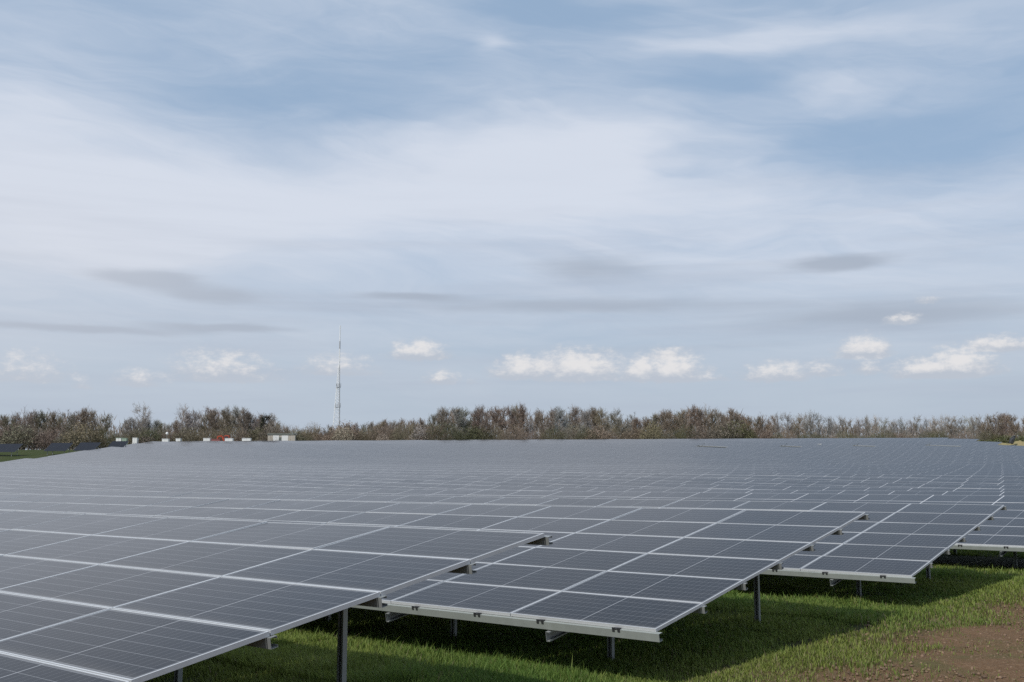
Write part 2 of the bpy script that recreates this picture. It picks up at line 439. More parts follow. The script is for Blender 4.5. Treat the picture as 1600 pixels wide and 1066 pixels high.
def make_row(k, cols, where):
    """cols: list of column indices (0 = right end of the grid; negative = further right)"""
    o = row_origin(k); tops = {}
    fitz = Z_FIT[k] if k <= 2 else None
    ref = o - NV * 3.1
    corr = (fitz - ground(ref[1]) - 1.70) if fitz is not None else 0
    def ztop(u):
        p = o + RD * u - NV * 3.1
        return ground(p[1], p[0]) + 1.70 + corr
    c0, c1 = cols[0], cols[-1]
    u_r = -ML * c0
    b0 = o + RD * u_r
    gz = ground(b0[1], b0[0])
    root = empty('solar_panel_row', (b0[0], b0[1], gz), YAW)
    if where == 'far':
        tag(root, 'distant solar panel row beyond the dark gap near the top of the field', 'solar array', 'solar panel rows beyond the gap')
    elif k == 0: tag(root, 'front row of solar panels, nearest the camera and cut off by the lower left edge', 'solar array', 'solar panel rows')
    elif k == 1: tag(root, 'second row of solar panels from the front, its corner hanging over grass', 'solar array', 'solar panel rows')
    elif k == 2: tag(root, 'third row of solar panels from the front, ending above the grass at the right', 'solar array', 'solar panel rows')
    elif k == 3: tag(root, 'fourth row of solar panels, the first one cut off by the right edge', 'solar array', 'solar panel rows')
    elif k < 10: tag(root, ORD[k] + ' row of solar panels counted back from the front row', 'solar array', 'solar panel rows')
    else: tag(root, 'distant solar panel row merging with its neighbours into the grey field', 'solar array', 'far solar panel rows')
    L = lambda u: (u - u_r)                      # local x
    H = lambda u: ztop(u) - gz                   # local z of the top edge
    # ---- modules
    slots = [(c, v) for c in cols for v in range(6)]
    def score(cv):
        c, v = cv; p = o - RD * ML * (c + .5) - NV * (v + .5)
        d = math.hypot(p[0], p[1]); az = math.degrees(math.atan2(p[0], p[1]))
        sc = d + (0 if abs(az) < 27.5 else 200)
        if k >= 1 and not (k <= 2 and c < 4): sc += (v > 1) * 60 + (v > 2) * 60
        if k >= 3: sc = v * 400 + sc
        return sc
    slots.sort(key=score)
    n_ind = 0 if (k > 8 or where == 'far') else 96
    ind, rest = slots[:n_ind], slots[n_ind:]
    for c, v in ind:
        u0 = -ML * (c + .5); e = math.atan2(ztop(u0 + 1) - ztop(u0 - 1), 2)
        loc = (L(u0), -CT * MW * (v + .5), H(u0) - ST * MW * (v + .5))
        q = link('solar_module', ME_LAM if k <= 2 else ME_FARMOD, root, loc, (TILT + random.gauss(0, .0035), -e + random.gauss(0, .0025), 0))
        if k <= 2: link('frame', ME_FRAME, q)
    if rest:
        mb = MB()
        for c, v in rest:
            ul, ur = -ML * (c + 1) + .004, -ML * c - .004
            s0, s1 = MW * v + .004, MW * (v + 1) - .004
            def P(u, s, dz): return (L(u), -CT * s - ST * dz * 0, H(u) - ST * s + dz)
            mb.hexa([P(ul, s1, -.035), P(ur, s1, -.035), P(ur, s0, -.035), P(ul, s0, -.035), P(ul, s1, 0), P(ur, s1, 0), P(ur, s0, 0), P(ul, s0, 0)],
                    [1, 0, 2, 2, 2, 2], [(c + .001, v + .999), (c + .999, v + .999), (c + .999, v + .001), (c + .001, v + .001)])
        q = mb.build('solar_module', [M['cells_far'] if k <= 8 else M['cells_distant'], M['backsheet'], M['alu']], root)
        if len(rest) > 1: q['kind'] = 'stuff'
    # ---- structure
    uu = [-ML * c for c in cols] + [-ML * (c1 + 1)]
    stations_u = [u_r + .028] + uu[1:-1] + [uu[-1] - .065]
    def slope_pt(u, a, b):
        # a: up the slope (local), b: along panel normal; origin at the top edge
        return (L(u), CT * a - ST * b, H(u) + ST * a + CT * b)
    def station(u): return lambda a, b: slope_pt(u, a, b)
    detailed = k <= 4 and where == 'near'
    def rail(s, mat, extra=0, h=.1, fl=.055):
        mb = MB(); pr = c_profile(h, fl, .0035, .014, -s, -.037)
        mb.extrude(pr, [station(u) for u in ([stations_u[0] + extra] + stations_u[1:])][::-1])
        return mb.mesh('purlin', [mat])
    if detailed:
        for v in range(7):
            s = v * MW + (.03 if 0 < v < 6 else (-.005 if v == 0 else .048))
            link('front_rail' if v == 6 else 'purlin', rail(s, M['rail'] if v == 6 else M['galv'], .03 if v == 6 else 0, .086 if v == 6 else .078, .068 if v == 6 else .06), root)
        nr = min(14, int((len(cols) * ML) / 2.6))
        us = [u_r - (1.68 if k == 0 else 1.4) - 2.6 * i for i in range(nr)]
        for u in us:
            if u < uu[-1] + .3: break
            mb = MB(); pr = c_profile(.11, .05, .004, .012)
            # rafter: section in (row, normal), swept down the slope
            mb.extrude([(a, b - .138) for a, b in pr], [(lambda s_: (lambda a, b: (L(u) + a - .025, -CT * s_ - ST * b, H(u) - ST * s_ + CT * b)))(s_) for s_ in (-.1, 6 * MW + .09)])
            mb.build('rafter', M['galv'], root)
            for s_ in (.9, 4.95):
                zt = H(u) - ST * s_ / CT - .27
                pw = o + RD * u - NV * s_
                zb = ground(pw[1], pw[0]) - gz - .3
                pm = MB(); cc = [(b + .038, -a) for a, b in c_profile(.076, .055, .005, .018)]
                pm.extrude(cc, [(lambda z_: (lambda a, b: (L(u) + a, -s_ + b, z_)))(z_) for z_ in (zb, zt)])
                pm.build('post', M['galv'], root)
                br = MB(); br.box(L(u) - .075, L(u) - .058, -s_ - .06, -s_ + .05, zt - .16, zt + .06)
                br.build('bracket', M['galv'], root)
        # clamps on the front rail, two per module, for the columns one can make out
        if k in (1, 2, 3):
            for c in cols[:9]:
                for q in (.24, .76):
                    u = -ML * (c + q); p = slope_pt(u, -6 * MW - .028, -.03)
                    link('clamp', ME_CLAMP, root, p, (TILT, 0, 0))
    else:
        mb = MB()
        for s in (.0, 2.1, 4.2, 6 * MW + .03):
            mb.extrude([(-s, -.04), (-s + .05, -.04), (-s + .05, -.14), (-s, -.14)], [station(u) for u in (stations_u)][::-1])
        for i, u in enumerate(uu[::2]):
            for s_ in (.9, 4.95):
                pw = o + RD * u - NV * s_; zt = H(u) - ST * s_ / CT - .1
                mb.box(L(u) - .05, L(u) + .05, -s_ - .04, -s_ + .04, ground(pw[1], pw[0]) - gz - .3, zt)
        mb.build('support_frame', M['galv'], root)
    return root

for k in range(0, 29):
    o = row_origin(k)
    runs = []; cur = []; wh = None
    cmin = 0 if k < 3 else -60
    for c in range(cmin, 130):
        p = o - RD * ML * (c + .5) - NV * 3.1
        w = in_field(*p)
        if k == 0 and c > 12: w = None
        if w != wh:
            if cur: runs.append((wh, cur))
            cur = []; wh = w
        if w: cur.append(c)
    if cur and wh: runs.append((wh, cur))
    for w, cols in runs:
        if w and len(cols) > 1: make_row(k, cols, w)

# ------------------------------------------------------------------ trees
def norm(v): return v / (np.linalg.norm(v) + 1e-9)

def gen_tree(seed, H, spread, nlimb, nsec, ntwig, low=.25, upright=.6, tw=.035, leaf=0):
    r = np.random.default_rng(seed)
    T = MB(); C = MB()
    def curve(p0, d0, length, n, wob, up):
        pts = [p0]; d = d0
        for i in range(n):
            d = norm(d + r.normal(0, wob, 3) + np.array([0, 0, up])); pts.append(pts[-1] + d * length / n)
        return pts
    nt = 1 if low > .1 else 3
    limbs = []
    for q in range(nt):
        base = np.array([r.normal(0, .12 * (nt - 1)), r.normal(0, .12 * (nt - 1)), -.3])
        d = norm(np.array([r.normal(0, .06 + .2 * (nt > 1)), r.normal(0, .06 + .2 * (nt > 1)), 1]))
        tr = curve(base, d, H * .82 + .3, 7, .05, .08)
        r0 = .011 * H + .02
        T.tube(tr, [r0 * (1 - .9 * i / 7) + .012 for i in range(8)], 6)
        limbs.append((tr, .5))
        for i in range(nlimb // nt):
            t = low + (.9 - low) * (i + r.uniform(0, 1)) / (nlimb / nt)
            f = t * 7; j = min(6, int(f)); p = tr[j] + (tr[j + 1] - tr[j]) * (f - j)
            a = r.uniform(0, 6.28)
            dd = norm(np.array([math.cos(a), math.sin(a), upright * r.uniform(.5, 1.7)]))
            ln = spread * H * (1.08 - .75 * t) * r.uniform(.7, 1.2)
            lb = curve(p, dd, ln, 5, .14, .12)
            rr = max(.018, r0 * (1 - .85 * t) * .5)
            T.tube(lb, [rr * (1 - .85 * i / 5) + .006 for i in range(6)], 5)
            limbs.append((lb, 1))
    for lb, wgt in limbs:
        n = max(2, int(nsec * wgt))
        for s in range(n):
            t = r.uniform(.3, 1.0); f = t * (len(lb) - 1); j = min(len(lb) - 2, int(f)); p = lb[j] + (lb[j + 1] - lb[j]) * (f - j)
            axis = norm(lb[j + 1] - lb[j])
            dd = norm(axis * .8 + r.normal(0, .6, 3) + np.array([0, 0, .35]))
            ln = H * r.uniform(.07, .17)
            sb = curve(p, dd, ln, 3, .18, .1)
            C.tube(sb, [.012, .010, .008, .005], 3, cap=False)
            for w in range(ntwig):
                t2 = r.uniform(.1, 1) * 3; j2 = min(2, int(t2)); q = sb[j2] + (sb[j2 + 1] - sb[j2]) * (t2 - j2)
                d2 = norm(norm(sb[j2 + 1] - sb[j2]) * .6 + r.normal(0, .6, 3) + np.array([0, 0, .3])); l2 = H * r.uniform(.03, .085)
                sd = norm(np.cross(d2, r.normal(0, 1, 3))) * tw * .5
                C.poly([q - sd, q + sd, q + d2 * l2 + r.normal(0, .03, 3)])
                for _ in range(leaf):
                    cpt = q + d2 * l2 * r.uniform(.2, 1.05) + r.normal(0, .05, 3)
                    e1 = norm(r.normal(0, 1, 3)) * r.uniform(.05, .11); e2 = norm(np.cross(e1, r.normal(0, 1, 3))) * r.uniform(.04, .09)
                    C.poly([cpt - e1, cpt + e2, cpt + e1, cpt - e2])
    return T.mesh('trunk', [M['bark']]), C.mesh('crown', [M['twig']])

def gen_shrub(seed, H, W, n, leaf, tw=.03):
    r = np.random.default_rng(seed); T = MB(); C = MB()
    for i in range(9):
        a = r.uniform(0, 6.28); d = norm(np.array([math.cos(a) * W * .45, math.sin(a) * W * .45, H * .8]))
        p = np.array([r.normal(0, .15), r.normal(0, .15), -.15])
        T.tube([p, p + d * H * .4, p + d * H * .75 + r.normal(0, .1, 3)], [.04, .028, .012], 4)
    for i in range(n):
        a = r.uniform(0, 6.28); rad = W * .5 * math.sqrt(r.uniform(0, 1)); hh = H * (1 - .55 * (rad / (W * .5)) ** 2) * r.uniform(.85, 1.12)
        z = hh * r.uniform(.05, 1) ** .75
        q = np.array([math.cos(a) * rad, math.sin(a) * rad, z])
        d2 = norm(np.array([math.cos(a) * .5, math.sin(a) * .5, 1.0]) + r.normal(0, .5, 3)); l2 = r.uniform(.3, .8)
        sd = norm(np.cross(d2, r.normal(0, 1, 3))) * tw * .5
        C.poly([q - sd, q + sd, q + d2 * l2])
        for _ in range(leaf):
            cpt = q + d2 * l2 * r.uniform(.1, 1) + r.normal(0, .06, 3)
            e1 = norm(r.normal(0, 1, 3)) * r.uniform(.05, .12); e2 = norm(np.cross(e1, r.normal(0, 1, 3))) * r.uniform(.04, .09)
            C.poly([cpt - e1, cpt + e2, cpt + e1, cpt - e2])
    return T.mesh('stem', [M['bark']]), C.mesh('foliage', [M['twig']])

P_TREE = [gen_tree(11, 9, .30, 18, 12, 16, .2, .9, .032), gen_tree(12, 9, .27, 20, 11, 16, .15, 1.1, .032), gen_tree(13, 9, .34, 17, 12, 16, .22, .8, .032), gen_tree(14, 9, .24, 22, 10, 15, .12, 1.4, .032), gen_tree(15, 9, .30, 20, 11, 15, .05, 1.0, .032), gen_tree(16, 9, .32, 18, 12, 16, .2, .9, .032)]
P_THIN = [gen_tree(21, 9, .34, 14, 8, 14, .28, .9, .028), gen_tree(22, 9, .36, 13, 8, 14, .3, .85, .028), gen_tree(23, 9, .28, 16, 8, 13, .2, 1.2, .028)]
P_IVY = [gen_tree(31, 9, .26, 16, 8, 9, .12, 1.1, .04, 2)]
P_SHRUB = [gen_shrub(41, 4, 5.0, 3200, 0, .028), gen_shrub(42, 3.6, 4.2, 2000, 1, .025), gen_shrub(43, 4.4, 4.6, 3200, 0, .028)]
P_BLOSSOM = [gen_shrub(51, 4.2, 4.6, 900, 3), gen_shrub(52, 4.2, 3.8, 900, 3)]

BROWN = (.250, .200, .160); DARK = (.215, .174, .140); GREY = (.290, .270, .245); OLIVE = (.205, .182, .125); GREEN = (.120, .118, .066); PALE = (.36, .33, .295); CREAM = (.40, .36, .29); TAN = (.235, .190, .142)

HGT = {}
def plant(protos, i, x, y, h, h0, label, cat, group, col, name, wide=1., parts=('trunk', 'crown')):
    a, b = protos[i % len(protos)]
    if b.name not in HGT:
        HGT[b.name] = float(np.percentile([v.co.z for v in b.vertices], 99.3))
    h0 = HGT[b.name]
    root = empty(name, (x, y, ground(y, x) - .05), random.uniform(0, 6.28)); s = h / h0
    tag(root, label, cat, group)
    for pn, me in zip(parts, (a, b)):
        q = link(pn, me, root); q.scale = (s * wide, s * wide, s)
        j = random.uniform(.94, 1.12)
        q.color = (col[0] * j * random.uniform(.93, 1.07), col[1] * j, col[2] * j * random.uniform(.93, 1.07), 1)
    return root

# height of the tree line above its own ground, along x at a depth of about 235 m
PROF = [(-160, 8.6), (-116, 8.3), (-104, 8.8), (-93, 9.2), (-91, 6.8), (-88, 5.8), (-85, 7.6), (-81, 7.0), (-77, 6.0), (-74, 7.0), (-72.5, 9.2), (-69, 9.4), (-60, 9.4), (-57, 8.0), (-54, 7.7), (-52, 5.6), (-49, 4.3), (-40, 5.2), (-34, 6.2), (-29, 6.6), (-20, 6.7), (-18, 8.2), (-14, 9.3), (0, 9.3), (14, 9.1), (21, 8.9), (24, 7.6), (29, 6.8), (32, 8.5), (36, 9.1), (47, 9.0), (52, 7.9), (56, 6.9), (58, 7.4), (67, 7.9), (74, 6.7), (79, 7.2), (85, 6.2), (93, 6.7), (100, 6.6), (104, 6.9), (110, 7.2), (116, 6.7), (160, 7)]
def prof(x): return float(np.interp(x, [a for a, b in PROF], [b for a, b in PROF]))

def section(x):
    if x < -92: return ('bare brown tree in the wood at the left edge', 'trees in the left wood', [BROWN, OLIVE, TAN, BROWN], P_TREE)
    if x < -51: return ('bare grey tree in the clump behind the orange excavator', 'trees behind the excavator', [GREY, GREY, OLIVE, BROWN], P_TREE)
    if x < -19: return ('low brown tree in the dip between the white cabin and the long wood', 'trees below the mast', [TAN, BROWN, OLIVE, TAN], P_TREE)
    if x < 27: return ('tall bare brown tree in the long wood at the middle', 'trees in the middle wood', [BROWN, DARK, BROWN, GREY, OLIVE], P_TREE)
    if x < 57: return ('bare brown tree in the rounded wood right of the notch', 'trees in the rounded wood', [BROWN, TAN, BROWN, OLIVE], P_TREE)
    if x < 104: return ('thin pale bare tree in the sparse line at the right', 'sparse trees at the right', [GREY, PALE, GREY, TAN], P_THIN)
    return ('bushy brown tree behind the green hedge at the right edge', 'trees behind the hedge', [BROWN, TAN, BROWN], P_TREE)

x = -150.; n = 0
while x < 150:
    lab, grp, cols, protos = section(x)
    h = (prof(x) + .35) * random.uniform(.91, 1.04)
    ydep = random.choice([238, 243, 248, 254]) + random.uniform(-2, 2)
    skip = (-90.5 < x < -86) or (-50.5 < x < -45 and random.random() < .5)
    if not skip:
        plant(protos, random.randrange(6), x * ydep / 235, ydep, h * (1 + (ydep - 235) * .004), 9 , lab, 'tree', grp, random.choice(cols), 'bare_tree', random.uniform(.85, 1.15))
    x += random.uniform(1.15, 1.9) * (.85 if protos is P_THIN else 1); n += 1

# trees one can tell from their neighbours
plant(P_THIN, 1, -83.5, 236.5, 10.6, 9, 'tall pale bare tree with forked limbs standing alone above the scrub left of the excavator', 'tree', None, PALE, 'bare_tree', 1.15)
plant(P_THIN, 0, -73.9, 236.5, 10.4, 9, 'slender pale bare tree at the left end of the clump behind the excavator', 'tree', None, PALE, 'bare_tree', .9)
plant(P_IVY, 0, -56.2, 236, 8.0, 9, 'dark greenish tree ending the clump just left of the white cabin', 'tree', None, (.035, .042, .028), 'ivy_clad_tree', .9)
nest_tree = plant(P_THIN, 2, -12.2, 236, 9.2, 9, 'bare tree with a dark round nest high in its crown', 'tree', None, GREY, 'bare_tree', 1.0)
nb = MB(); rr = np.random.default_rng(5)
for i in range(170):
    d = norm(rr.normal(0, 1, 3)); q = d * .30 * rr.uniform(.5, 1); e = norm(np.cross(d, rr.normal(0, 1, 3))); w = norm(np.cross(e, d)) * .03
    nb.poly([q - e * .28 - w, q - e * .28 + w, q + e * .28 + w, q + e * .28 - w])
ns = nb.build('bird_nest', M['bark'], None, loc=(-12.2, 235.8, ground(236, -12.2) + 8.5)); tag(ns, 'dark round twig nest high in a bare tree', 'nest')

# shrubs in front of the trees
SH = ('stem', 'foliage')
x = -150.
while x < 150:
    y = random.uniform(232.5, 236)
    right = x > 57
    if x < -92: lab, grp, cs = 'brown leafless shrub under the wood at the left edge', 'shrubs under the left wood', [BROWN, OLIVE, DARK]
    elif x < -51: lab, grp, cs = 'brown shrub under the clump behind the excavator', 'shrubs behind the excavator', [BROWN, OLIVE, DARK, GREEN]
    elif x < -19: lab, grp, cs = 'dull brown shrub in the dip below the mast', 'shrubs below the mast', [BROWN, TAN, OLIVE, DARK]
    elif x < 57: lab, grp, cs = 'dark shrub filling the foot of the middle woods', 'shrubs under the middle woods', [BROWN, DARK, GREEN, OLIVE]
    else: lab, grp, cs = 'low tan shrub under the sparse trees at the right', 'shrubs under the sparse trees', [TAN, GREEN, OLIVE, BROWN]
    plant(P_SHRUB, random.randrange(3), x * y / 235, y, random.uniform(4.0, 6.0) * (.62 if right else (.85 if -90 < x < -74 else 1)), 4, lab, 'shrub', grp, random.choice(cs), 'shrub', random.uniform(1.0, 1.35), SH)
    x += random.uniform(2.1, 3.1)
plant(P_BLOSSOM, 0, -37.2, 231.5, 4.9, 4.2, 'pale cream blossoming bush right of the mast foot', 'bush', None, CREAM, 'blossoming_bush', .9, SH)
plant(P_BLOSSOM, 1, -20.4, 231.5, 5.2, 4.2, 'tall pale blossoming bush at the left end of the long middle wood', 'bush', None, PALE, 'blossoming_bush', .8, SH)
plant(P_BLOSSOM, 1, -47.6, 231.5, 4.2, 4.2, 'pale greenish bush right of the white cabin', 'bush', None, (.19, .19, .12), 'blossoming_bush', 1.1, SH)
plant(P_BLOSSOM, 0, -28.4, 231, 3.4, 4.2, 'low cream bush between the two taller blossoming bushes', 'bush', None, CREAM, 'blossoming_bush', .8, SH)
plant(P_BLOSSOM, 0, -80.6, 231, 3.2, 4.2, 'pale pinkish scrub beside the white pole camera', 'bush', None, (.24, .19, .16), 'blossoming_bush', 1.4, SH)
plant(P_BLOSSOM, 1, -103, 207, 3.0, 4.2, 'pale cream bush behind the dark panel tables at the left edge', 'bush', None, (.26, .24, .17), 'blossoming_bush', 1.5, SH)
plant(P_BLOSSOM, 0, 30.8, 231, 5.6, 4.2, 'pale yellowish bush in the notch between the two middle woods', 'bush', None, (.22, .19, .12), 'blossoming_bush', .8, SH)

# far woodland seen through the gaps: one mass
def woodland():
    r = np.random.default_rng(77); n = 42000
    x = r.uniform(-230, 230, n); y = r.uniform(258, 275, n)
    top = np.interp(x * .89, [a for a, b in PROF], [b for a, b in PROF]) * np.where(x > 62, .80, .96) * (1 + .1 * np.sin(x * .7) + .07 * np.sin(x * 1.9))
    z = np.interp(y, _gy, _gz) + .0045 * np.clip(x, -160, 160) - .5 + top * r.uniform(0, 1, n) ** .8
    d = np.stack([r.normal(0, .35, n), r.normal(0, .35, n), np.ones(n)], 1); l = r.uniform(.8, 2.0, n)[:, None]
    w = np.stack([r.uniform(.05, .13, n), np.zeros(n), np.zeros(n)], 1)
    p = np.stack([x, y, z], 1)
    V = np.stack([p - w, p + w, p + d * l], 1).reshape(-1, 3); F = np.arange(n * 3).reshape(-1, 3)
    o = link('woodland', scatter_mesh('woodland', M['twig'], V, F, None)); o.color = (.235, .200, .172, 1)
    tag(o, 'hazy brown woodland showing through the gaps behind the trees', 'woodland', kind='stuff')
woodland()

# ------------------------------------------------------------------ radio mast
def mast():
    X, Y = -69.9, 420.; gz = ground(Y)
    root = empty('radio_mast', (X, Y, gz)); tag(root, 'tall pale lattice radio mast rising behind the trees', 'mast')
    Ht, Hp = 37.5, 53.6
    def leg(i, z):
        t = z / Ht; rad = 2.45 * (1 - t) + .32 * t
        a = [math.pi, -math.pi / 3 + .1, math.pi / 3 + .1][i]
        return np.array([rad * math.cos(a) * (1.0 if i == 0 else .85) + .3 * t, rad * math.sin(a), z])
    for i in range(3):
        mb = MB(); zs = np.linspace(0, Ht, 12); mb.tube([leg(i, z) for z in zs], [.21 - .08 * z / Ht for z in zs], 6)
        mb.build('leg', M['maststeel'] if i != 1 else M['mastdark'], root)
    mb = MB(); z = 0.
    while z < Ht - 1:
        dz = max(1.0, 3.0 * (1 - z / Ht))
        for i in range(3):
            j = (i + 1) % 3; z2 = min(z + dz, Ht)
            mb.tube([leg(i, z), leg(j, z2)], [.045, .045], 4); mb.tube([leg(j, z), leg(i, z2)], [.045, .045], 4); mb.tube([leg(i, z2), leg(j, z2)], [.045, .045], 4)
        z += dz
    mb.build('bracing', M['maststeel'], root)
    for z in (20.5, 28.5):
        mb = MB(); c = sum(leg(i, z) for i in range(3)) / 3; rr = 1.35 - .016 * z
        mb.tube([c + (0, 0, -.08), c + (0, 0, .08)], [rr, rr], 10)
        for q in range(10):
            a = q * .628; p = c + (rr * math.cos(a), rr * math.sin(a), 0); mb.tube([p, p + (0, 0, 1.0)], [.03, .03], 4)
        for q in range(4):
            a = q * 1.57 + .4; p = c + (rr * math.cos(a), rr * math.sin(a), .4); mb.tube([p, p + (0, 0, 1.3)], [.08, .08], 6)
        mb.build('platform', M['mastdark'], root)
    mb = MB(); mb.tube([(.3, 0, Ht - 1), (.33, 0, 44), (.36, 0, Hp)], [.24, .22, .20], 7); mb.build('antenna_pole', M['maststeel'], root)
    mb = MB(); mb.tube([(.33, 0, 44.2), (.33, 0, 47.2)], [.26, .26], 8); mb.build('antenna', M['mastdark'], root)
mast()

# ------------------------------------------------------------------ buildings and plant at the far edge of the field
def transformer():
    X0, Y0 = -53.2, 229.; gz = ground(Y0, X0)
    root = empty('transformer_cabin', (X0, Y0, gz), R(4)); tag(root, 'cream transformer cabin with two bright white doors at the far edge of the panels', 'cabin')
    W, D, Hh = 5.5, 2.6, 3.4
    b = MB(); b.box(0, W, 0, D, -.2, Hh - .22); b.build('wall', M['cream'], root)
    b = MB(); b.box(-.12, W + .12, -.14, D + .12, Hh - .22, Hh); b.build('roof', M['roofgrey'], root)
    for x0, w in ((1.15, 1.25), (3.0, 1.4)):
        b = MB(); b.box(x0, x0 + w, -.05, -.003, .1, Hh - .42); d = b.build('door', M['white'], root)
        h = MB(); h.box(x0 + w * .5 - .03, x0 + w * .5 + .03, -.09, -.052, 1.0, 1.25); h.build('handle', M['dark'], d)
    b = MB(); b.box(2.45, 2.95, -.03, -.003, 1.9, 2.6)
    for q in range(5): b.box(2.47, 2.93, -.06, -.032, 1.95 + q * .13, 2.02 + q * .13)
    b.build('vent', M['roofgrey'], root)
transformer()

def cabinet(x, y, w, d, h, m, label, name='cabinet', cat='cabinet', door=None):
    root = empty(name, (x, y, ground(y, x))); tag(root, label, cat)
    b = MB(); b.box(-w / 2 + .05, w / 2 - .05, -d / 2 + .05, d / 2 - .05, -.2, .15); b.build('plinth', M['cream'], root)
    b = MB(); b.box(-w / 2, w / 2, -d / 2, d / 2, .15, h - .06); b.build('body', M[m], root)
    b = MB(); b.box(-w / 2 - .05, w / 2 + .05, -d / 2 - .05, d / 2 + .05, h - .06, h); b.build('lid', M[m], root)
    for sx in ((-1, 1) if w > .7 else (0,)):
        b = MB(); ww = w * (.44 if sx else .8); c = sx * w * .24
        b.box(c - ww / 2, c + ww / 2, -d / 2 - .03, -d / 2 - .003, .22, h - .14); dd = b.build('door', M[door or m], root)
        hd = MB(); hd.box(c - .03, c + .03, -d / 2 - .06, -d / 2 - .032, h * .5, h * .5 + .18); hd.build('handle', M['dark'], dd)
    return root
cabinet(-47.5, 228.5, .9, .8, 3.0, 'cream', 'narrow cream cabinet standing right of the transformer cabin')
cabinet(-85.3, 228.5, 1.2, .9, 2.6, 'mint', 'leftmost pale green cabinet at the field edge', door='white')
cabinet(-84.1, 228.5, 1.0, .9, 2.55, 'mint', 'pale green cabinet right beside the leftmost one')
cabinet(-81.8, 228.5, 1.0, .9, 2.6, 'white', 'small white cabinet between the green cabinets and the pole camera')
cabinet(-75.2, 228.5, 1.35, 1.0, 2.35, 'white', 'white box cabinet at the foot of the pole camera')
cabinet(-72.4, 228.5, 1.0, 1.0, 2.4, 'white', 'smaller white box cabinet just right of the pole camera')
cabinet(-66.2, 228.5, 1.45, 1.0, 2.45, 'white', 'white box cabinet just left of the orange excavator')
cabinet(-61.4, 228.5, 1.7, 1.0, 2.4, 'white', 'wide white box cabinet in front of the orange excavator')
cabinet(-57.6, 228.5, 1.9, 1.0, 2.4, 'white', 'low white box cabinet between excavator and transformer cabin')
cabinet(54.6, 186.8, .5, .4, 1.45, 'white', 'lone small white cabinet on the dark gap in the panels at the right')
cabinet(-64.2, 228.5, 1.8, 1.2, 2.25, 'redpaint', 'low dull red box left of the orange excavator')

def pole_camera():
    root = empty('camera_pole', (-75.5, 230., ground(230., -75.5))); tag(root, 'thin pole with a round white camera head above the white boxes', 'pole')
    b = MB(); b.tube([(0, 0, -.2), (0, 0, 3.3)], [.06, .05], 8); b.build('pole', M['galv'], root)
    b = MB(); b.tube([(0, 0, 3.25), (0, 0, 3.4), (0, 0, 3.7), (0, 0, 3.85)], [.14, .29, .28, .1], 10); b.build('camera_head', M['white'], root)
    b = MB(); b.box(-.2, .2, -.15, .05, 1.0, 1.5); b.build('control_box', M['white'], root)
pole_camera()

def excavator():
    root = empty('excavator', (-62.4, 231., ground(231, -62.4)), R(180)); root.scale = (1.28, 1.28, 1.28); tag(root, 'small orange red excavator with its arm folded to the left', 'excavator')
    for s in (-1, 1):
        b = MB(); pr = [(-.95, 0.05), (-.75, -.0), (.75, 0), (.95, .05), (1.0, .3), (.85, .5), (-.85, .5), (-1.0, .3)]
        b.extrude(pr, [(lambda y_: (lambda a, c: (a, y_, c)))(y_) for y_ in (s * .75 - .17, s * .75 + .17)]); b.build('track', M['rubber'], root)
    b = MB(); b.box(-.7, .7, -.5, .5, .28, .55); b.build('undercarriage', M['dark'], root)
    b = MB()
    b.extrude([(-1.05, .58), (.75, .58), (.75, 1.1), (.1, 1.1), (.1, 1.45), (-.85, 1.45), (-1.1, 1.2)], [(lambda y_: (lambda a, c: (a, y_, c)))(y_) for y_ in (-.7, .7)]); b.build('body', M['orange'], root)
    b = MB(); b.extrude([(-.35, 1.46), (.62, 1.46), (.55, 2.2), (.35, 2.42), (-.35, 2.42)], [(lambda y_: (lambda a, c: (a, y_, c)))(y_) for y_ in (-.1, .68)]); cab = b.build('cab', M['orange'], root)
    b = MB(); b.box(-.25, .45, .685, .7, 1.6, 2.25); b.box(-.25, .45, -.12, -.105, 1.6, 2.25); b.build('window', M['glass'], cab)
    b = MB()
    for p, q in (((.6, 1.2), (1.15, 2.35)), ((1.15, 2.35), (1.75, 2.25))):
        dx, dz = q[0] - p[0], q[1] - p[1]; l = math.hypot(dx, dz); nx, nz = -dz / l * .13, dx / l * .13
        b.extrude([(p[0] - nx, p[1] - nz), (q[0] - nx * .8, q[1] - nz * .8), (q[0] + nx * .8, q[1] + nz * .8), (p[0] + nx, p[1] + nz)], [(lambda y_: (lambda a, c: (a, y_, c)))(y_) for y_ in (-.42, -.2)])
    b.build('boom', M['orange'], root)
    b = MB(); b.extrude([(1.68, 2.3), (1.95, 1.25), (2.05, 1.28), (1.9, 2.34)], [(lambda y_: (lambda a, c: (a, y_, c)))(y_) for y_ in (-.4, -.22)]); b.build('dipper_arm', M['orange'], root)
    b = MB(); b.extrude([(1.9, 1.28), (2.15, 1.2), (2.05, .8), (1.75, .7), (1.6, .95)], [(lambda y_: (lambda a, c: (a, y_, c)))(y_) for y_ in (-.6, -.02)]); b.build('bucket', M['dark'], root)
excavator()

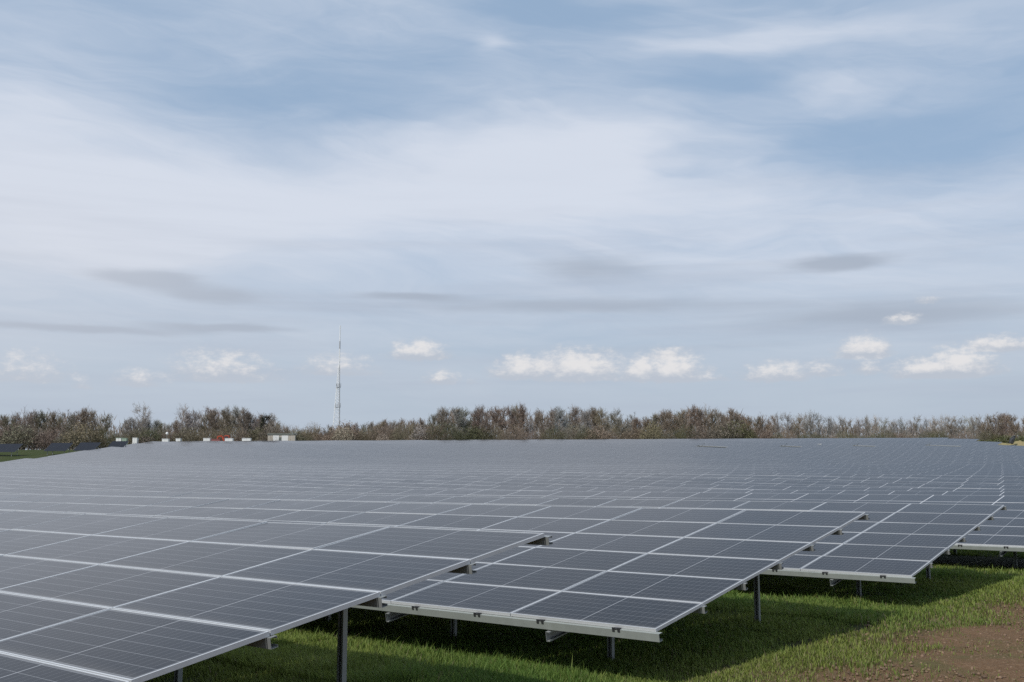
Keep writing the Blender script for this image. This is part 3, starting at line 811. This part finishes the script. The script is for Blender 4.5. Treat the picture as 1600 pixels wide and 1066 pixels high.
# dark panel tables on the far side of the grass track at the left edge
def dark_table(x, y, w, label):
    root = empty('solar_panel_table', (x, y, ground(y, x)), R(-8)); tag(root, label, 'solar array', 'dark panel tables at the left edge')
    t = R(32); c, s = math.cos(t), math.sin(t); Ls = 2.9
    n = int(round(w / 1.05))
    for i in range(n):
        for j in range(2):
            b = MB(); x0, x1 = -w / 2 + i * w / n + .02, -w / 2 + (i + 1) * w / n - .02; a0, a1 = j * Ls / 2 + .02, (j + 1) * Ls / 2 - .02
            P = lambda xx, a, d: (xx, -Ls * c / 2 + a * c - d * s, .65 + a * s + d * c)
            b.hexa([P(x0, a0, -.035), P(x1, a0, -.035), P(x1, a1, -.035), P(x0, a1, -.035), P(x0, a0, 0), P(x1, a0, 0), P(x1, a1, 0), P(x0, a1, 0)], [1, 0, 2, 2, 2, 2])
            b.build('solar_module', [M['panel_dark'], M['backsheet'], M['galv']], root)
    for sx in (-.38, .38):
        for a in (.5, 2.4):
            b = MB(); px, py, pz = P(sx * w, a, -.1); b.box(px - .04, px + .04, py - .04, py + .04, -.3, pz); b.build('post', M['galv'], root)
    for a in (.5, 2.4):
        b = MB(); q0, q1 = P(-w / 2, a, -.04), P(w / 2, a, -.1); b.box(q0[0], q1[0], q0[1] - .03, q0[1] + .03, q0[2] - .09, q0[2] - .04 - .005); b.build('purlin', M['galv'], root)
dark_table(-90.5, 186, 7.4, 'dark panel table cut off by the left edge of the photo')
dark_table(-81.0, 188, 4.2, 'dark panel table second from the left edge beside the pale bush')
dark_table(-76.3, 189, 4.0, 'dark panel table third from the left edge beyond the grass track')
dark_table(-72.4, 193, 3.2, 'rightmost dark panel table beyond the grass track')

# hedge and mound at the right edge
def hedge():
    r = np.random.default_rng(8); V = []; C = MB(); S = MB()
    root = empty('hedge', (98.6, 203, ground(203, 98.6))); tag(root, 'long low green hedge at the right edge behind the panels', 'hedge')
    for i in range(5200):
        xx = r.uniform(-9, 22); hh = (1.0 + 1.15 * np.clip((xx + 9) / 6, 0, 1)) * (1 + .1 * math.sin(xx * 1.3)); yy = r.uniform(-1.2, 1.2); z = hh * r.uniform(.02, 1) * (1 - .25 * abs(yy))
        q = np.array([xx, yy, z]); e1 = norm(r.normal(0, 1, 3)) * r.uniform(.09, .2); e2 = norm(np.cross(e1, r.normal(0, 1, 3))) * r.uniform(.07, .15)
        C.poly([q - e1, q + e2, q + e1, q - e2])
    o = C.build('foliage', M['twig'], root); o.color = (.105, .115, .052, 1)
    for i in range(30):
        xx = -9 + i * 1.03; S.tube([(xx, 0, -.2), (xx + .1, .1, .9)], [.05, .02], 4)
    S.build('stem', M['bark'], root)
hedge()
def mound():
    m, t, b = material('orange_soil'); tc = t.new('ShaderNodeTexCoord').outputs['Object']
    n = t.noise(tc, .5, 6, .65); n2 = t.noise(tc, 4, 6, .65)
    c = t.mix(n, (.19, .19, .085, 1), (.28, .21, .115, 1)); c = t.mix(t.sstep(n2, .5, .7), c, (.34, .27, .12, 1)); t.put(b.inputs['Base Color'], c); b.inputs['Roughness'].default_value = .95
    me = MB(); nx, ny = 46, 14
    for j in range(ny + 1):
        for i in range(nx + 1):
            a, q = i / nx, j / ny; xx = -6 + 26 * a; yy = -2.2 + 4.4 * q
            z = max(0, math.sin(math.pi * q)) * (1.0 + .25 * min(1, a * 3)) * min(1, a * 6, (1 - a) * 6) * (1 + .25 * math.sin(xx * 1.7) + .15 * math.sin(xx * 4.1 + yy * 3)) - .05
            me.v.append((xx, yy, z))
    for j in range(ny):
        for i in range(nx):
            a = j * (nx + 1) + i; me.f.append((a, a + 1, a + nx + 2, a + nx + 1)); me.m.append(0)
    o = me.build('earth_mound', m, None, loc=(92.5, 193.5, ground(193.5, 92.5))); tag(o, 'low orange and yellow earth mound in front of the green hedge', 'mound')
mound()
rk = MB(); rr = np.random.default_rng(3)
for q in range(1):
    rk.tube([(-.5, 0, -.2), (-.3, .05, .5), (.1, 0, .95), (.35, 0, 1.1)], [.36, .42, .28, .08], 9)
rk.v = [tuple(np.array(p) * rr.uniform(.85, 1.15)) for p in rk.v]
o = rk.build('boulder', M['dark'], None, loc=(91.4, 191.6, ground(191.6, 91.4) + 1.25)); tag(o, 'dark boulder leaning on the orange earth mound', 'boulder')

# ------------------------------------------------------------------ sky, sun
VEIL = [(-17.44, 15.29, 15.05, 2.98, 0.75), (1.8, 16.33, 9.1, 2.63, 0.95), (13.67, 23.06, 9.1, 0.84, 0.5), (17.3, 19.85, 3.15, 0.88, 0.3), (-25.14, 18.13, 3.85, 3.85, 0.35), (-18.96, 12.87, 12.25, 1.93, 0.4), (19.0, 13.69, 10.5, 1.93, 0.3), (-1.83, 22.67, 1.19, 0.56, 0.45), (-11.86, 20.8, 10.5, 1.93, -0.35), (21.39, 17.18, 9.1, 1.93, -0.5), (10.8, 20.54, 3.5, 0.88, -0.3), (2.21, 24.76, 4.9, 0.88, -0.45), (9.3, 16.64, 2.1, 0.88, -0.3)]
GREYC = [(-19.33, 10.18, 3.15, 0.49, 0.8), (-16.23, 9.48, 2.8, 0.42, 0.6), (4.27, 11.37, 3.85, 0.77, 0.5), (17.6, 11.08, 2.8, 0.46, 0.7), (-23.06, 7.41, 5.95, 0.21, 0.6), (-15.85, 7.81, 4.2, 0.25, 0.7), (3.54, 9.29, 11.2, 0.49, 0.5), (20.97, 8.3, 8.75, 0.77, 0.6), (-5.66, 9.75, 2.8, 0.21, 0.5), (7.02, 6.91, 14.0, 0.35, 0.25)]
CUM = [(-5.09, 6.44, 1.26, 0.6, 0.95), (-15.59, 5.05, 2.3, 1.15, 0.68), (-19.72, 4.71, 1.12, 0.6, 0.64), (-24.98, 4.76, 1.9, 1.05, 0.56), (-9.58, 5.52, 1.8, 0.8, 0.60), (-3.86, 5.13, 0.77, 0.46, 0.7), (0.7, 5.39, 1.4, 0.84, 0.95), (3.68, 5.3, 2.1, 1.05, 1.0), (8.56, 6.36, 1.05, 0.42, 0.75), (7.16, 5.27, 1.05, 0.84, 0.95), (8.71, 5.22, 1.54, 0.98, 0.95), (14.28, 5.15, 1.54, 0.63, 0.8), (16.24, 5.31, 1.05, 0.56, 0.62), (18.68, 6.2, 1.05, 0.7, 1.0), (20.64, 7.86, 0.91, 0.32, 0.65), (21.73, 5.07, 1.47, 0.63, 1.0), (23.24, 5.08, 1.4, 0.91, 1.0), (25.01, 6.28, 1.26, 0.49, 0.9), (18.96, 5.36, 0.84, 0.49, 0.55), (21.92, 8.9, 0.53, 0.21, 0.5), (-22.31, 4.5, 0.49, 0.42, 0.5), (-2.11, 5.1, 0.35, 0.21, 0.45), (10.76, 5.22, 0.91, 0.21, 0.5), (23.29, 6.08, 1.05, 0.28, 0.5)]
SUN_EL = 49.
SUN_DIR = np.array([-NV[0] * math.cos(R(SUN_EL)), -NV[1] * math.cos(R(SUN_EL)), math.sin(R(SUN_EL))])

def world():
    w = bpy.data.worlds.new('World'); scene.world = w; w.use_nodes = True
    t = NT(w.node_tree); bg = t.n['Background']; STR = .1
    sky = t.new('ShaderNodeTexSky', sky_type='NISHITA'); sky.sun_disc = False
    sky.sun_elevation = R(SUN_EL); sky.sun_rotation = math.atan2(SUN_DIR[0], SUN_DIR[1]); sky.air_density = 1.0; sky.dust_density = 1.5; sky.ozone_density = 1.2
    dirn = t.new('ShaderNodeTexCoord').outputs['Generated']
    s = t.new('ShaderNodeSeparateXYZ'); t.l.new(dirn, s.inputs[0])
    az = t.m('MULTIPLY', t.m('ARCTAN2', s.outputs[0], s.outputs[1]), 57.2958)
    el = t.m('MULTIPLY', t.m('ARCSINE', s.outputs[2]), 57.2958)
    def C(c): return (c[0] / STR, c[1] / STR, c[2] / STR, 1)
    P0 = t.xyz(az, el)
    # warps: wide for the veil, fine for the cumulus
    pv = t.vm('MULTIPLY', P0, (.055, .19, 0.))
    wv = t.vm('SUBTRACT', t.noise(pv, 1.0, 4, .55, out=1), (.5, .5, .5))
    P1 = t.vm('ADD', P0, t.vm('MULTIPLY', wv, (13., 5.5, 0.)))
    def blobs(P, L, extra=None):
        tot = None
        for a, e, sa, se, amp in L:
            q = t.vm('MULTIPLY', t.vm('SUBTRACT', P, (a, e, 0)), (1 / sa, 1 / se, 0))
            g = t.m('MULTIPLY', t.m('POWER', 2.718, t.m('MULTIPLY', t.vm('DOT_PRODUCT', q, q, out=1), -1.)), amp)
            tot = g if tot is None else t.m('ADD', tot, g)
        return tot
    veil = blobs(P1, VEIL)
    streak = t.noise(t.vm('ADD', t.vm('MULTIPLY', P1, (.045, .30, 0.)), (3.1, 7.7, 0)), 1.0, 7, .58, .5)
    broad = t.noise(t.vm('MULTIPLY', P0, (.03, .07, 0.)), 1.0, 3, .5, 0)
    low = t.m('SUBTRACT', 1., t.sstep(el, 9., 19.))
    v = t.m('ADD', veil, t.m('MULTIPLY_ADD', streak, 1.15, -.52)); v = t.m('ADD', v, t.m('MULTIPLY_ADD', broad, .5, -.2)); v = t.m('ADD', v, t.m('MULTIPLY_ADD', low, .26, .10))
    # fine fibres, drawn out along a slight slope
    pr = t.xyz(t.m('ADD', t.m('MULTIPLY', az, .10), t.m('MULTIPLY', el, -.10)), t.m('ADD', t.m('MULTIPLY', el, .70), t.m('MULTIPLY', az, .12)))
    pr = t.vm('ADD', pr, t.vm('MULTIPLY', wv, (1.2, 2.6, 0.)))
    fib = t.noise(pr, 1.0, 8, .62, .8)
    v = t.m('ADD', v, t.m('MULTIPLY_ADD', fib, .56, -.09))
    vm_ = t.sstep(v, -.12, 1.28)
    tint = t.mix(1., sky.outputs[0], (1.0, .96, .92, 1), 'MULTIPLY')
    blue = t.mix(.75, tint, C((.355, .495, .685)))
    c = t.mix(t.m('MULTIPLY', vm_, .95), blue, C((.680, .730, .825)))
    # lower sky: dull grey blue haze
    hz = t.m('SUBTRACT', 1., t.sstep(el, 2.0, 13.5))
    streak2 = t.noise(t.vm('MULTIPLY', P0, (.05, .75, 0.)), 1.0, 5, .55, .3)
    c = t.mix(t.m('MULTIPLY', hz, .82), c, C((.460, .530, .615)))
    c = t.mix(t.m('MULTIPLY', t.m('MULTIPLY', low, t.sstep(streak2, .42, .72)), .38), c, C((.42, .475, .58)))
    # thin grey bands
    fw = t.vm('SUBTRACT', t.noise(t.vm('MULTIPLY', P0, (.25, .9, 0.)), 1.0, 4, .55, out=1), (.5, .5, .5))
    P2 = t.vm('ADD', P0, t.vm('MULTIPLY', fw, (2.4, .55, 0.)))
    gm = t.sstep(t.m('ADD', blobs(P2, GREYC), t.m('MULTIPLY_ADD', streak2, .5, -.25)), .08, .62)
    c = t.mix(t.m('MULTIPLY', gm, .8), c, C((.385, .44, .53)))
    # small cumulus with flat bases
    cw = t.vm('SUBTRACT', t.noise(t.vm('MULTIPLY', P0, (1.1, 1.7, 0.)), 1.0, 5, .6, out=1), (.5, .5, .5))
    P3 = t.vm('ADD', P0, t.vm('MULTIPLY', cw, (1.5, .42, 0.)))
    s3 = t.new('ShaderNodeSeparateXYZ'); t.l.new(P3, s3.inputs[0])
    tot = None; lit = None
    for a, e, sa, se, amp in CUM:
        dx = t.m('MULTIPLY', t.m('SUBTRACT', s3.outputs[0], a), 1 / (sa * 1.28))
        dy = t.m('SUBTRACT', s3.outputs[1], e)
        up = t.m('MULTIPLY', t.m('MAXIMUM', dy, 0.), 1 / (se * 1.45))
        dy = t.m('ADD', up, t.m('MULTIPLY', t.m('MINIMUM', dy, 0.), 1 / .16))
        g = t.m('MULTIPLY', t.m('POWER', 2.718, t.m('MULTIPLY', t.m('MULTIPLY_ADD', dx, dx, t.m('MULTIPLY', dy, dy)), -1.)), amp)
        tot = g if tot is None else t.m('MAXIMUM', tot, g)
        ul = t.m('MULTIPLY', t.m('MINIMUM', up, .7), g)
        lit = ul if lit is None else t.m('MAXIMUM', lit, ul)
    cn = t.noise(t.vm('MULTIPLY', P0, (1.35, 2.4, 0.)), 1.0, 7, .66)
    dens = t.m('ADD', tot, t.m('MULTIPLY_ADD', cn, 1.15, -.52))
    dens = t.m('MULTIPLY', dens, t.sstep(tot, .02, .25))
    cm = t.sstep(dens, .08, .78)
    shade = t.m('ADD', lit, t.m('MULTIPLY_ADD', cn, .7, -.35))
    ccol = t.mix(t.sstep(shade, .02, .42), C((.50, .545, .62)), C((.80, .785, .785)))
    c = t.mix(t.m('MULTIPLY', cm, .90), c, ccol)
    # a brighter, slightly warm patch low on the left
    q = t.vm('MULTIPLY', t.vm('SUBTRACT', P0, (-28., 10.5, 0)), (1 / 13., 1 / 4.5, 0))
    gl = t.m('POWER', 2.718, t.m('MULTIPLY', t.vm('DOT_PRODUCT', q, q, out=1), -1.))
    c = t.mix(t.m('MULTIPLY', gl, .35), c, C((.72, .73, .78)))
    t.put(bg.inputs[0], c); bg.inputs[1].default_value = STR
    w.cycles.sampling_method = 'MANUAL'; w.cycles.sample_map_resolution = 512
world()

ld = bpy.data.lights.new('sun', 'SUN'); ld.energy = 3.1; ld.angle = R(.6); ld.color = (1., .955, .89)
lo = bpy.data.objects.new('sun', ld); COL.objects.link(lo)
from mathutils import Vector
lo.rotation_euler = Vector(tuple(SUN_DIR)).to_track_quat('Z', 'Y').to_euler()
lo.location = (-20, -20, 40)

# ------------------------------------------------------------------ camera
cd = bpy.data.cameras.new('camera'); cd.sensor_width = 36; cd.lens = 1637 / 1600 * 36; cd.clip_start = .1; cd.clip_end = 6000
co = bpy.data.objects.new('camera', cd); COL.objects.link(co); co.location = (0, 0, CAM_H); co.rotation_euler = (R(90) + .1288, 0, 0)
scene.camera = co
scene.view_settings.view_transform = 'Standard'; scene.view_settings.look = 'None'; scene.view_settings.exposure = 0; scene.view_settings.gamma = 1
scene.render.engine = 'CYCLES'
scene.cycles.use_denoising = False
scene.cycles.max_bounces = 6; scene.cycles.diffuse_bounces = 3; scene.cycles.glossy_bounces = 3; scene.cycles.transparent_max_bounces = 4
scene.cycles.caustics_reflective = False; scene.cycles.caustics_refractive = False
scene.cycles.sample_clamp_indirect = 4
